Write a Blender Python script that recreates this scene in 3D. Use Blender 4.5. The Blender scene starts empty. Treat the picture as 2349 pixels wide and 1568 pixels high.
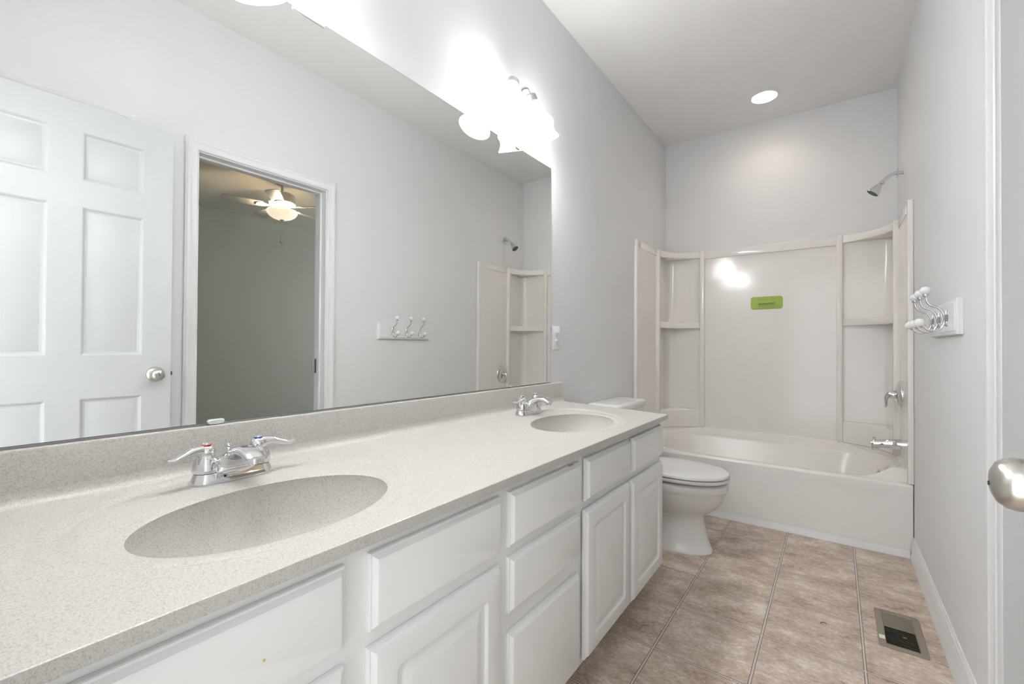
import bpy, bmesh, math, random
from mathutils import Vector, Matrix

random.seed(7)
scene = bpy.context.scene
COL = scene.collection
PI = math.pi

# ------------------------------------------------------------------ camera
F_PX, YAW, PITCH, ROLL = 1012.46, 0.6316, 0.0095, 0.0059
CAM = Vector((1.1453, 0.0, 1.064))
fwd0 = Vector((-math.sin(YAW), math.cos(YAW), 0))
right0 = Vector((math.cos(YAW), math.sin(YAW), 0))
zup = Vector((0, 0, 1))
fwd = math.cos(PITCH) * fwd0 + math.sin(PITCH) * zup
up0 = -math.sin(PITCH) * fwd0 + math.cos(PITCH) * zup
rgt = math.cos(ROLL) * right0 + math.sin(ROLL) * up0
upv = -math.sin(ROLL) * right0 + math.cos(ROLL) * up0
cd = bpy.data.cameras.new('camera')
cam = bpy.data.objects.new('camera', cd)
COL.objects.link(cam)
cam.matrix_world = Matrix(((rgt.x, upv.x, -fwd.x, CAM.x), (rgt.y, upv.y, -fwd.y, CAM.y), (rgt.z, upv.z, -fwd.z, CAM.z), (0, 0, 0, 1)))
cd.sensor_fit = 'HORIZONTAL'
cd.sensor_width = 36.0
cd.lens = 36.0 * F_PX / 2349.0
cd.clip_start = 0.01
cd.clip_end = 60
scene.camera = cam

# ------------------------------------------------------------------ room numbers (metres)
W, YB, HC = 1.470, 3.739, 2.744          # room width, back wall, ceiling
BX1 = 5.09                               # far wall of the bedroom
WT = 0.115                               # wall thickness
ZF, ZB = 0.768, 0.785                    # countertop height at its front and back edge
XC, YC0, YC1 = 0.550, 0.004, 1.975       # countertop front edge, ends

# ------------------------------------------------------------------ world, exposure, daylight through the entry doorway
world = bpy.data.worlds.new('world')
scene.world = world
world.use_nodes = True
bgn = world.node_tree.nodes['Background']
bgn.inputs[0].default_value = (0.95, 0.97, 1.0, 1)
bgn.inputs[1].default_value = 1.0
vs = scene.view_settings
vs.view_transform = 'Standard'
vs.look = 'None'
vs.exposure = 1.38
vs.gamma = 1.0
vs.use_curve_mapping = False
SHADE_E, BULB_E, CAN_E, FAN_E = 8.6, 54.0, 34.0, 0.36

pl = bpy.data.lights.new('doorway_portal', 'AREA')
pl.shape = 'RECTANGLE'
pl.size, pl.size_y = 0.695, 2.03
pl.cycles.is_portal = True
po = bpy.data.objects.new('doorway_portal', pl)
po.location = (0.96, -WT - 0.005, 1.015)
po.rotation_euler = (PI / 2, 0, PI)      # faces +y, into the room
COL.objects.link(po)
pl2 = bpy.data.lights.new('bedroom_added_opening_portal', 'AREA')  # portal at an unseen opening added to brighten the bedroom
pl2.shape = 'RECTANGLE'
pl2.size, pl2.size_y = 2.9, 1.9
pl2.cycles.is_portal = True
po2 = bpy.data.objects.new('bedroom_added_opening_portal', pl2)
po2.location = (3.35, 5.4 + WT + 0.005, 1.40)
po2.rotation_euler = (PI / 2, 0, 0)
COL.objects.link(po2)

# ------------------------------------------------------------------ materials
def mat(name, color, rough=0.5, metal=0.0, spec=0.5, emit=None, estr=0.0, bump=0.0, bscale=200.0, bdist=0.001, coat=0.0):
    m = bpy.data.materials.new(name)
    m.use_nodes = True
    nt = m.node_tree
    b = nt.nodes['Principled BSDF']
    b.inputs['Base Color'].default_value = (*color, 1)
    b.inputs['Roughness'].default_value = rough
    b.inputs['Metallic'].default_value = metal
    b.inputs['Specular IOR Level'].default_value = spec
    b.inputs['Coat Weight'].default_value = coat
    if coat: b.inputs['Coat Roughness'].default_value = 0.05
    if emit:
        b.inputs['Emission Color'].default_value = (*emit, 1)
        b.inputs['Emission Strength'].default_value = estr
    if bump:
        tc = nt.nodes.new('ShaderNodeTexCoord')
        n = nt.nodes.new('ShaderNodeTexNoise')
        n.inputs['Scale'].default_value = bscale
        n.inputs['Detail'].default_value = 3
        bp = nt.nodes.new('ShaderNodeBump')
        bp.inputs['Strength'].default_value = bump
        bp.inputs['Distance'].default_value = bdist
        nt.links.new(tc.outputs['Object'], n.inputs['Vector'])
        nt.links.new(n.outputs['Fac'], bp.inputs['Height'])
        nt.links.new(bp.outputs['Normal'], b.inputs['Normal'])
    return m

M = {}
M['wall'] = mat('wall_paint', (0.81, 0.81, 0.815), 0.62, spec=0.3, bump=0.15, bscale=260, bdist=0.0006)
M['ceiling'] = mat('ceiling_paint', (0.90, 0.885, 0.865), 0.85, spec=0.1, bump=0.5, bscale=24, bdist=0.002)
M['trim'] = mat('trim_paint', (0.84, 0.84, 0.84), 0.32, spec=0.4)
M['cab'] = mat('cabinet_paint', (0.88, 0.88, 0.872), 0.38, spec=0.4, bump=0.05, bscale=60, bdist=0.0008)
M['cabdark'] = mat('cabinet_gap_shade', (0.30, 0.28, 0.26), 0.8)  # shade colour for the board behind the cabinet fronts
M['tub'] = mat('tub_acrylic', (0.90, 0.865, 0.825), 0.24, spec=0.5)
M['panel'] = mat('surround_acrylic', (0.90, 0.865, 0.825), 0.11, spec=0.5)
M['caulk'] = mat('aged_caulk', (0.62, 0.53, 0.38), 0.6)
M['apron'] = mat('tub_apron', (0.88, 0.86, 0.83), 0.22, spec=0.5)
M['china'] = mat('china', (0.82, 0.81, 0.79), 0.08, spec=0.55)
M['seat'] = mat('seat_plastic', (0.80, 0.79, 0.77), 0.22, spec=0.5)
M['chrome'] = mat('chrome', (0.74, 0.74, 0.75), 0.05, metal=1.0)
M['nickel'] = mat('satin_nickel', (0.62, 0.60, 0.56), 0.28, metal=1.0)
M['brushed'] = mat('brushed_steel', (0.66, 0.65, 0.64), 0.3, metal=1.0)
M['mirror'] = mat('mirror_silver', (0.885, 0.90, 0.885), 0.0, metal=1.0)
M['mirror_edge'] = mat('mirror_edge', (0.16, 0.20, 0.18), 0.2)
M['white_plastic'] = mat('white_plastic', (0.82, 0.82, 0.82), 0.3)
M['clear_plastic'] = mat('clear_plastic', (0.72, 0.75, 0.74), 0.1, spec=0.6)
M['black'] = mat('black', (0.02, 0.02, 0.02), 0.5)
M['slot'] = mat('slot_shade_dark_metal', (0.10, 0.10, 0.10), 0.6)  # shade painted into outlet slots, also the colour of dark metal parts
M['ceramic'] = mat('white_ceramic', (0.85, 0.85, 0.85), 0.12)
M['green'] = mat('green_plastic', (0.41, 0.54, 0.095), 0.35)
M['green_dark'] = mat('green_label', (0.30, 0.455, 0.06), 0.4)
M['taupe'] = mat('register_metal', (0.30, 0.265, 0.20), 0.4, metal=0.3)
M['duct'] = mat('duct_dark', (0.025, 0.024, 0.022), 0.7)
M['red'] = mat('index_red', (0.75, 0.04, 0.03), 0.3)
M['blue'] = mat('index_blue', (0.05, 0.14, 0.5), 0.3)
M['rust'] = mat('rust_leaf', (0.45, 0.16, 0.03), 0.7)
M['chip'] = mat('bare_wood', (0.56, 0.36, 0.17), 0.7)
M['stain'] = mat('yellow_stain', (0.75, 0.55, 0.15), 0.6)
M['shade'] = mat('lit_frosted_glass', (0.9, 0.9, 0.9), 0.3, emit=(0.975, 0.99, 1.0), estr=SHADE_E)
M['bulb'] = mat('lit_bulb', (0.9, 0.9, 0.9), 0.3, emit=(0.975, 0.99, 1.0), estr=BULB_E)
M['can_bulb'] = mat('lit_can_bulb', (0.9, 0.9, 0.9), 0.3, emit=(1.0, 0.88, 0.79), estr=CAN_E)
M['can'] = mat('can_baffle', (0.80, 0.76, 0.70), 0.4)
M['fan'] = mat('fan_white', (0.72, 0.70, 0.66), 0.4)
M['bowl'] = mat('lit_fan_bowl', (0.9, 0.85, 0.75), 0.3, emit=(1.0, 0.86, 0.66), estr=FAN_E)
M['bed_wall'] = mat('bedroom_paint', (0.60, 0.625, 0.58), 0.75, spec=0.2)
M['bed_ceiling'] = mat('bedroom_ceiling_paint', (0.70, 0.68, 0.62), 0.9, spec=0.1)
M['carpet'] = mat('bedroom_carpet', (0.36, 0.33, 0.28), 0.95, spec=0.05, bump=0.6, bscale=400, bdist=0.003)

def N(nt, typ, **kw):
    n = nt.nodes.new(typ)
    for k, v in kw.items():
        setattr(n, k, v)
    return n

def mth(nt, op, a, b=None, c=None):
    n = N(nt, 'ShaderNodeMath', operation=op)
    for i, x in enumerate((a, b, c)):
        if x is None: continue
        if isinstance(x, (int, float)): n.inputs[i].default_value = x
        else: nt.links.new(x, n.inputs[i])
    return n.outputs[0]

def ramp(nt, fac, stops):
    r = N(nt, 'ShaderNodeValToRGB')
    els = r.color_ramp.elements
    while len(els) < len(stops): els.new(0.5)
    for e, (p, c) in zip(els, stops):
        e.position = p
        e.color = (*c, 1)
    nt.links.new(fac, r.inputs[0])
    return r.outputs[0]

def mixc(nt, fac, a, b):
    n = N(nt, 'ShaderNodeMix', data_type='RGBA')
    if isinstance(fac, (int, float)): n.inputs[0].default_value = fac
    else: nt.links.new(fac, n.inputs[0])
    for i, x in ((6, a), (7, b)):
        if isinstance(x, tuple): n.inputs[i].default_value = (*x, 1)
        else: nt.links.new(x, n.inputs[i])
    return n.outputs[2]

def noise(nt, vec, scale, detail=2.0, rough=0.5):
    n = N(nt, 'ShaderNodeTexNoise')
    n.inputs['Scale'].default_value = scale
    n.inputs['Detail'].default_value = detail
    n.inputs['Roughness'].default_value = rough
    nt.links.new(vec, n.inputs['Vector'])
    return n.outputs['Fac']

def speckled_top():
    m = bpy.data.materials.new('speckled_solid_surface')
    m.use_nodes = True
    nt = m.node_tree
    b = nt.nodes['Principled BSDF']
    tc = N(nt, 'ShaderNodeTexCoord').outputs['Object']
    n1 = noise(nt, tc, 540, 2, 0.6)
    n2 = noise(nt, tc, 240, 2, 0.5)
    c1 = ramp(nt, n1, [(0.34, (0.44, 0.405, 0.37)), (0.47, (0.555, 0.528, 0.495)), (0.62, (0.60, 0.578, 0.548))])
    k = ramp(nt, n2, [(0.30, (0.84, 0.825, 0.81)), (0.50, (1, 1, 1))])
    mm = N(nt, 'ShaderNodeMix', data_type='RGBA', blend_type='MULTIPLY')
    mm.inputs[0].default_value = 1.0
    nt.links.new(c1, mm.inputs[6]); nt.links.new(k, mm.inputs[7])
    nt.links.new(mm.outputs[2], b.inputs['Base Color'])
    b.inputs['Roughness'].default_value = 0.42
    b.inputs['Specular IOR Level'].default_value = 0.6
    return m

def tile_floor():
    m = bpy.data.materials.new('vinyl_tile_floor')
    m.use_nodes = True
    nt = m.node_tree
    b = nt.nodes['Principled BSDF']
    tc = N(nt, 'ShaderNodeTexCoord').outputs['Object']
    sp = N(nt, 'ShaderNodeSeparateXYZ')
    nt.links.new(tc, sp.inputs[0])
    TX, TY, X0, Y0 = 0.3005, 0.3040, 0.625, 1.873
    wob = noise(nt, tc, 30, 2)
    wo = mth(nt, 'MULTIPLY', mth(nt, 'SUBTRACT', wob, 0.5), 0.0022)
    def dist(axis, off, size):
        v = mth(nt, 'DIVIDE', mth(nt, 'SUBTRACT', mth(nt, 'ADD', axis, wo), off), size)
        v = mth(nt, 'FRACT', mth(nt, 'ADD', v, 50.5))
        return mth(nt, 'MULTIPLY', mth(nt, 'ABSOLUTE', mth(nt, 'SUBTRACT', v, 0.5)), size), None
    dx, _ = dist(sp.outputs[0], X0, TX)
    dy, _ = dist(sp.outputs[1], Y0, TY)
    # per-tile offset so the clouding differs from tile to tile
    ix = mth(nt, 'FLOOR', mth(nt, 'DIVIDE', mth(nt, 'SUBTRACT', sp.outputs[0], X0), TX))
    iy = mth(nt, 'FLOOR', mth(nt, 'DIVIDE', mth(nt, 'SUBTRACT', sp.outputs[1], Y0), TY))
    cb = N(nt, 'ShaderNodeCombineXYZ')
    nt.links.new(mth(nt, 'ADD', mth(nt, 'MULTIPLY', sp.outputs[0], 0.7), mth(nt, 'MULTIPLY', iy, 3.1)), cb.inputs[0])
    nt.links.new(mth(nt, 'ADD', sp.outputs[1], mth(nt, 'MULTIPLY', ix, 1.7)), cb.inputs[1])
    v = cb.outputs[0]
    a = noise(nt, v, 9, 8, 0.70)
    f = noise(nt, v, 80, 6, 0.75)
    ab = mth(nt, 'ADD', mth(nt, 'MULTIPLY', a, 0.6), mth(nt, 'MULTIPLY', f, 0.4))
    base = ramp(nt, ab, [(0.38, (0.31, 0.225, 0.165)), (0.46, (0.51, 0.405, 0.32)), (0.53, (0.645, 0.535, 0.44)), (0.61, (0.83, 0.745, 0.66))])
    d = mth(nt, 'MINIMUM', dx, dy)
    light = mth(nt, 'LESS_THAN', d, 0.0025)
    dark_x = mth(nt, 'LESS_THAN', dx, 0.0052)
    dark_y = mth(nt, 'LESS_THAN', dy, 0.0052)
    dark = mth(nt, 'MAXIMUM', dark_x, dark_y)
    c = mixc(nt, mth(nt, 'MULTIPLY', dark, 0.85), base, (0.19, 0.145, 0.115))
    c = mixc(nt, mth(nt, 'MULTIPLY', light, 0.9), c, (0.70, 0.65, 0.61))
    nt.links.new(c, b.inputs['Base Color'])
    b.inputs['Roughness'].default_value = 0.45
    b.inputs['Specular IOR Level'].default_value = 0.35
    h = mth(nt, 'ADD', mth(nt, 'MULTIPLY', f, 0.3), mth(nt, 'MULTIPLY', mth(nt, 'MINIMUM', mth(nt, 'DIVIDE', d, 0.005), 1.0), 1.0))
    bp = N(nt, 'ShaderNodeBump')
    bp.inputs['Strength'].default_value = 0.5
    bp.inputs['Distance'].default_value = 0.0012
    nt.links.new(h, bp.inputs['Height'])
    nt.links.new(bp.outputs['Normal'], b.inputs['Normal'])
    return m

def door_paint():
    m = bpy.data.materials.new('grained_door_paint')
    m.use_nodes = True
    nt = m.node_tree
    b = nt.nodes['Principled BSDF']
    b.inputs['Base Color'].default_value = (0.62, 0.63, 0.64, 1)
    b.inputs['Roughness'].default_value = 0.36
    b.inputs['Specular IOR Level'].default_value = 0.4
    tc = N(nt, 'ShaderNodeTexCoord').outputs['Object']
    mp = N(nt, 'ShaderNodeMapping')
    mp.inputs['Scale'].default_value = (40, 12, 160)
    nt.links.new(tc, mp.inputs['Vector'])
    f = noise(nt, mp.outputs[0], 1.0, 4, 0.6)
    bp = N(nt, 'ShaderNodeBump')
    bp.inputs['Strength'].default_value = 0.22
    bp.inputs['Distance'].default_value = 0.0008
    nt.links.new(f, bp.inputs['Height'])
    nt.links.new(bp.outputs['Normal'], b.inputs['Normal'])
    return m

M['top'] = speckled_top()
M['floor'] = tile_floor()
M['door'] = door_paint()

# ------------------------------------------------------------------ mesh helpers
def finish(name, bm, m, parent=None, angle=38, label=None, kind=None, off=None):
    if off is not None:
        bmesh.ops.translate(bm, verts=bm.verts, vec=-Vector(off))
    bmesh.ops.remove_doubles(bm, verts=bm.verts, dist=1e-6)
    bmesh.ops.recalc_face_normals(bm, faces=bm.faces)
    ca = math.cos(math.radians(angle))
    for f in bm.faces: f.smooth = True
    for e in bm.edges:
        if len(e.link_faces) == 2:
            e.smooth = e.link_faces[0].normal.dot(e.link_faces[1].normal) > ca
        else:
            e.smooth = False
    me = bpy.data.meshes.new(name)
    bm.to_mesh(me)
    bm.free()
    me.materials.append(M[m] if isinstance(m, str) else m)
    o = bpy.data.objects.new(name, me)
    COL.objects.link(o)
    if parent is not None: o.parent = parent
    if label: o['label'] = label
    if kind: o['kind'] = kind
    return o

def thing(name, label, cat, loc=(0, 0, 0), group=None):
    o = bpy.data.objects.new(name, None)
    o.empty_display_size = 0.05
    o.location = loc
    COL.objects.link(o)
    o['label'] = label
    o['category'] = cat
    if group: o['group'] = group
    return o

def part(name, bm, m, root, label=None, angle=38):
    """a part modelled in room coordinates under a thing (or under a part of it)"""
    r = root
    while r.parent is not None: r = r.parent
    return finish(name, bm, m, root, angle=angle, label=label, off=r.location)

def struct(name, bm, m, label=None, angle=38):
    return finish(name, bm, m, angle=angle, label=label, kind='structure')

def tag(o, label, cat, group=None):
    o['label'] = label
    o['category'] = cat
    if group: o['group'] = group
    return o

def dup(root, loc, label):
    def cp(o, parent):
        c = o.copy()
        COL.objects.link(c)
        c.parent = parent
        for ch in list(o.children): cp(ch, c)
        return c
    kids = list(root.children)
    r = root.copy()
    COL.objects.link(r)
    r.location = loc
    r['label'] = label
    for ch in kids: cp(ch, r)
    return r

def box(bm, x0, x1, y0, y1, z0, z1, bev=0.0, seg=2):
    r = bmesh.ops.create_cube(bm, size=1.0)
    vs_ = r['verts']
    for v in vs_:
        v.co = Vector(((x0 + x1) / 2 + v.co.x * (x1 - x0), (y0 + y1) / 2 + v.co.y * (y1 - y0), (z0 + z1) / 2 + v.co.z * (z1 - z0)))
    if bev:
        es = list({e for v in vs_ for e in v.link_edges})
        bmesh.ops.bevel(bm, geom=es, offset=bev, segments=seg, affect='EDGES', profile=0.5)
    return bm

def BM(): return bmesh.new()

def boxbm(*a, **k): return box(BM(), *a, **k)

def loft(bm, rings, cap0=True, cap1=True, closed=True):
    vr = [[bm.verts.new(p) for p in r] for r in rings]
    n = len(vr[0])
    for a, b in zip(vr, vr[1:]):
        for i in range(n if closed else n - 1):
            j = (i + 1) % n
            try: bm.faces.new((a[i], a[j], b[j], b[i]))
            except ValueError: pass
    if cap0 and closed: bm.faces.new(vr[0][::-1])
    if cap1 and closed: bm.faces.new(vr[-1])
    return bm

def frame_from(axis):
    a = Vector(axis).normalized()
    t = Vector((0, 0, 1)) if abs(a.z) < 0.95 else Vector((1, 0, 0))
    u = a.cross(t).normalized()
    return a, u, u.cross(a).normalized() * -1 if False else a.cross(u).normalized()

def lathe(bm, prof, origin=(0, 0, 0), axis=(0, 0, 1), seg=32, closed_ends=True):
    """prof: list of (radius, distance along axis)"""
    a, u, v = frame_from(axis)
    o = Vector(origin)
    rings = []
    for r, s in prof:
        rr = max(r, 1e-5)
        rings.append([o + a * s + (u * math.cos(2 * PI * i / seg) + v * math.sin(2 * PI * i / seg)) * rr for i in range(seg)])
    return loft(bm, rings, closed_ends, closed_ends)

def sphere(bm, c, r, seg=20, sc=(1, 1, 1)):
    res = bmesh.ops.create_uvsphere(bm, u_segments=seg, v_segments=max(8, seg // 2), radius=1)
    for v in res['verts']:
        v.co = Vector((c[0] + v.co.x * r * sc[0], c[1] + v.co.y * r * sc[1], c[2] + v.co.z * r * sc[2]))
    return bm

def smooth_path(pts, sub=6):
    P = [Vector(p) for p in pts]
    out = []
    for i in range(len(P) - 1):
        p0 = P[max(i - 1, 0)]; p1 = P[i]; p2 = P[i + 1]; p3 = P[min(i + 2, len(P) - 1)]
        for k in range(sub):
            t = k / sub
            out.append(0.5 * ((2 * p1) + (p2 - p0) * t + (2 * p0 - 5 * p1 + 4 * p2 - p3) * t * t + (3 * p1 - p0 - 3 * p2 + p3) * t ** 3))
    out.append(P[-1])
    return out

def lerp_list(vals, n):
    out = []
    for i in range(n):
        t = i / (n - 1) * (len(vals) - 1)
        k = min(int(t), len(vals) - 2)
        f = t - k
        f = f * f * (3 - 2 * f)
        out.append(vals[k] * (1 - f) + vals[k + 1] * f)
    return out

def tube(bm, pts, rw, rt=None, seg=16, side=None, sub=6, power=2.0):
    """sweep an ellipse (half width rw along side, half thickness rt) along a smooth path"""
    P = smooth_path(pts, sub)
    n = len(P)
    rw = [rw] * n if isinstance(rw, (int, float)) else lerp_list(rw, n)
    rt = rw if rt is None else ([rt] * n if isinstance(rt, (int, float)) else lerp_list(rt, n))
    rings = []
    prev = None
    for i, p in enumerate(P):
        t = (P[min(i + 1, n - 1)] - P[max(i - 1, 0)]).normalized()
        if side is not None: s = Vector(side)
        else: s = prev if prev is not None else (Vector((0, 0, 1)) if abs(t.z) < 0.9 else Vector((1, 0, 0)))
        s = (s - t * s.dot(t)).normalized()
        prev = s
        q = t.cross(s)
        ring = []
        for k in range(seg):
            a = 2 * PI * k / seg
            ca, sa = math.cos(a), math.sin(a)
            e = 2.0 / power
            ring.append(p + s * rw[i] * math.copysign(abs(ca) ** e, ca) + q * rt[i] * math.copysign(abs(sa) ** e, sa))
        rings.append(ring)
    return loft(bm, rings)

def rrect(x0, x1, y0, y1, r, k=6):
    """rounded rectangle outline, 4*(k+1) points, counter-clockwise"""
    r = max(min(r, (x1 - x0) / 2 - 1e-4, (y1 - y0) / 2 - 1e-4), 1e-5)
    out = []
    for cx, cy, a0 in ((x1 - r, y1 - r, 0), (x0 + r, y1 - r, PI / 2), (x0 + r, y0 + r, PI), (x1 - r, y0 + r, 1.5 * PI)):
        for i in range(k + 1):
            a = a0 + PI / 2 * i / k
            out.append((cx + r * math.cos(a), cy + r * math.sin(a)))
    return out

def panel_loft(bm, x, y0, y1, z0, z1, rings, sgn=1, k=4, cap0=True, cap1=True):
    """nested rounded rectangles in a plane of constant x; rings: (inset, height, corner radius)"""
    R = []
    for ins, h, r in rings:
        R.append([Vector((x + sgn * h, a, b)) for a, b in rrect(y0 + ins, y1 - ins, z0 + ins, z1 - ins, r, k)])
    return loft(bm, R, cap0, cap1)

def sweep_profile(bm, path, normals, prof, out):
    """mitred moulding: path points, offset direction at each point (already mitre-scaled), profile (offset, height), out = direction of height"""
    rings = []
    O = Vector(out)
    for p, n in zip(path, normals):
        rings.append([Vector(p) + Vector(n) * o + O * h for o, h in prof])
    return loft(bm, rings, True, True)

# ------------------------------------------------------------------ the room shell
def wall_x(bm, x0, x1, ya, yb, za, zb, holes=()):
    """a wall slab between x0 and x1 with rectangular holes (y0, y1, z0, z1)"""
    ys = sorted({ya, yb, *[h[0] for h in holes], *[h[1] for h in holes]})
    zs = sorted({za, zb, *[h[2] for h in holes], *[h[3] for h in holes]})
    for a, b in zip(ys, ys[1:]):
        for c, d in zip(zs, zs[1:]):
            if any(h[0] - 1e-6 <= a and b <= h[1] + 1e-6 and h[2] - 1e-6 <= c and d <= h[3] + 1e-6 for h in holes): continue
            box(bm, x0, x1, a, b, c, d)
    return bm

BED_O = (0.848, 1.563, 0.0, 2.050)        # doorway to the bedroom
CLO_O = (0.075, 0.556, 0.0, 2.055)        # closet doorway behind the open door
ENT_O = (0.640, 1.386, 2.056)             # entry doorway the photograph is taken from (x0, x1, head)

struct('floor', boxbm(-0.02, W + 0.02, -0.35, YB + 0.02, -0.05, 0.0), 'floor')
def ceiling():
    bm = BM()
    cx, cy, r, n = 0.765, 3.366, 0.0765, 48
    X0, X1, Y0, Y1 = -WT, W + WT, -WT, YB + WT
    s = 0.2
    ring = []
    sq = []
    for k in range(n):
        a = 2 * PI * k / n
        c, q = math.cos(a), math.sin(a)
        m_ = max(abs(c), abs(q))
        ring.append((cx + r * c, cy + r * q)); sq.append((cx + s * c / m_, cy + s * q / m_))
    loft(bm, [[Vector((a, b, HC + 0.008)) for a, b in ring], [Vector((a, b, HC)) for a, b in ring], [Vector((a, b, HC)) for a, b in sq]], False, False)
    for a, b, c, d in ((X0, cx - s, Y0, Y1), (cx + s, X1, Y0, Y1), (cx - s, cx + s, Y0, cy - s), (cx - s, cx + s, cy + s, Y1)):
        bm.faces.new([bm.verts.new(p) for p in ((a, c, HC), (a, d, HC), (b, d, HC), (b, c, HC))])
    box(bm, X0, X1, Y0, Y1, HC + 0.16, HC + 0.2)
    for a, b, c, d in ((X0, X1, Y0, Y0), (X0, X1, Y1, Y1), (X0, X0, Y0, Y1), (X1, X1, Y0, Y1)):
        bm.faces.new([bm.verts.new(p) for p in ((a, c, HC), (b, d, HC), (b, d, HC + 0.16), (a, c, HC + 0.16))])
    return struct('ceiling', bm, 'ceiling')
ceiling()
struct('wall_left', boxbm(-WT, 0.0, -WT, YB + WT, 0, HC), 'wall')
struct('wall_back', boxbm(0, W, YB, YB + WT, 0, HC), 'wall')
struct('wall_right', wall_x(BM(), W, W + WT, -WT, YB + WT, 0, HC, (BED_O, CLO_O)), 'wall')
bm = BM()
box(bm, 0, ENT_O[0], -WT, 0, 0, HC); box(bm, ENT_O[1], W, -WT, 0, 0, HC); box(bm, ENT_O[0], ENT_O[1], -WT, 0, ENT_O[2], HC)
struct('wall_near', bm, 'wall')

# bedroom beyond the doorway
bx0 = W + WT
struct('floor_bedroom', boxbm(W + 0.02, BX1 + WT, -1.2 - WT, 5.4 + WT, -0.06, 0.0), 'carpet')
struct('ceiling_bedroom', boxbm(bx0, BX1 + WT, -1.2, 5.4, HC, HC + 0.1), 'bed_ceiling')
struct('wall_bedroom_far', boxbm(BX1, BX1 + WT, -1.2, 5.4, 0, HC), 'bed_wall')
bm = BM()
for a, b, c, d in ((bx0, 1.90, 0, HC), (4.80, BX1, 0, HC), (1.90, 4.80, 0, 0.45), (1.90, 4.80, 2.35, HC)): box(bm, a, b, 5.4, 5.4 + WT, c, d)  # gap out of view, sized and placed to light the bedroom
struct('wall_bedroom_back', bm, 'bed_wall')
struct('wall_bedroom_near', boxbm(bx0, BX1, -1.2 - WT, -1.2, 0, HC), 'bed_wall')
bm = wall_x(BM(), bx0, bx0 + 0.004, -1.2, 5.4, 0, HC, ((BED_O[0], BED_O[1], 0.0, BED_O[3]),))
bm2 = bm
box(bm2, W, bx0, -1.2, -WT - 0.001, 0, HC); box(bm2, W, bx0, YB + WT + 0.001, 5.4, 0, HC)
struct('wall_bedroom_side', bm2, 'bed_wall')

CAS = [(0, 0), (0, 0.009), (0.004, 0.012), (0.018, 0.0115), (0.030, 0.0145), (0.036, 0.018), (0.046, 0.018), (0.050, 0.015), (0.055, 0.013), (0.057, 0.010), (0.057, 0)]
def casing_x(name, x, sgn, y0, y1, zt, rev=0.006, label=None):
    bm = BM()
    path = [(x, y0 - rev, 0), (x, y0 - rev, zt + rev), (x, y1 + rev, zt + rev), (x, y1 + rev, 0)]
    nr = [(0, -1, 0), (0, -1, 1), (0, 1, 1), (0, 1, 0)]
    sweep_profile(bm, path, nr, CAS, (sgn, 0, 0))
    return struct(name, bm, 'trim', label, angle=25)

def jamb_x(bm, x0, x1, y0, y1, zt, t=0.019, stop=None):
    box(bm, x0, x1, y0, y0 + t, 0, zt); box(bm, x0, x1, y1 - t, y1, 0, zt); box(bm, x0, x1, y0 + t, y1 - t, zt - t, zt)
    if stop:
        a, b = stop
        s = 0.011
        box(bm, a, b, y0 + t, y0 + t + s, 0, zt - t, 0.002, 1); box(bm, a, b, y1 - t - s, y1 - t, 0, zt - t, 0.002, 1)
        box(bm, a, b, y0 + t + s, y1 - t - s, zt - t - s, zt - t, 0.002, 1)
    return bm

JT = 0.012
casing_x('trim_1', W, -1, BED_O[0] + JT, BED_O[1] - JT, BED_O[3] - JT)
casing_x('trim_2', W, -1, CLO_O[0], CLO_O[1] - 0.006, CLO_O[3] - 0.006)
dj = struct('trim_3', jamb_x(BM(), W - 0.0005, bx0 + 0.005, BED_O[0], BED_O[1], BED_O[3], JT, (W + 0.045, W + 0.077)), 'trim')
casing_x('trim_4', bx0 + 0.004, 1, BED_O[0] + JT, BED_O[1] - JT, BED_O[3] - JT)
# hinge on the far jamb and strike plate on the near jamb of the bedroom doorway
bm = BM()
box(bm, bx0 - 0.030, bx0 + 0.006, BED_O[1] - JT - 0.0025, BED_O[1] - JT, 0.885, 0.975)
lathe(bm, [(0.006, 0), (0.006, 0.09)], (bx0 + 0.009, BED_O[1] - JT - 0.004, 0.885), (0, 0, 1), 12)
finish('hinge', bm, 'brushed', dj, label='dark metal hinge')
finish('strike_plate', boxbm(W + 0.006, W + 0.036, BED_O[0] + JT, BED_O[0] + JT + 0.0015, 1.07, 1.14), 'brushed', dj, label='steel strike plate')
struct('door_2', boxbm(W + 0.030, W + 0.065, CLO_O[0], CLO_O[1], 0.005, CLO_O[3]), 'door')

# entry doorway jamb and casing on the room side
bm = BM()
t = 0.012
box(bm, ENT_O[0], ENT_O[0] + t, -WT, 0.0, 0, ENT_O[2]); box(bm, ENT_O[1] - t, ENT_O[1], -WT, 0.0, 0, ENT_O[2]); box(bm, ENT_O[0] + t, ENT_O[1] - t, -WT, 0.0, ENT_O[2] - t, ENT_O[2])
struct('trim_5', bm, 'trim')
bm = BM()
xa, xb, zt = ENT_O[0] + 0.006, ENT_O[1] - 0.002, ENT_O[2] - 0.006
sweep_profile(bm, [(xa, 0, ZB + 0.11), (xa, 0, zt), (xb, 0, zt), (xb, 0, 0)], [(-1, 0, 0), (-1, 0, 1), (1, 0, 1), (1, 0, 0)], CAS, (0, 1, 0))
struct('trim_6', bm, 'trim', angle=25)

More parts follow.
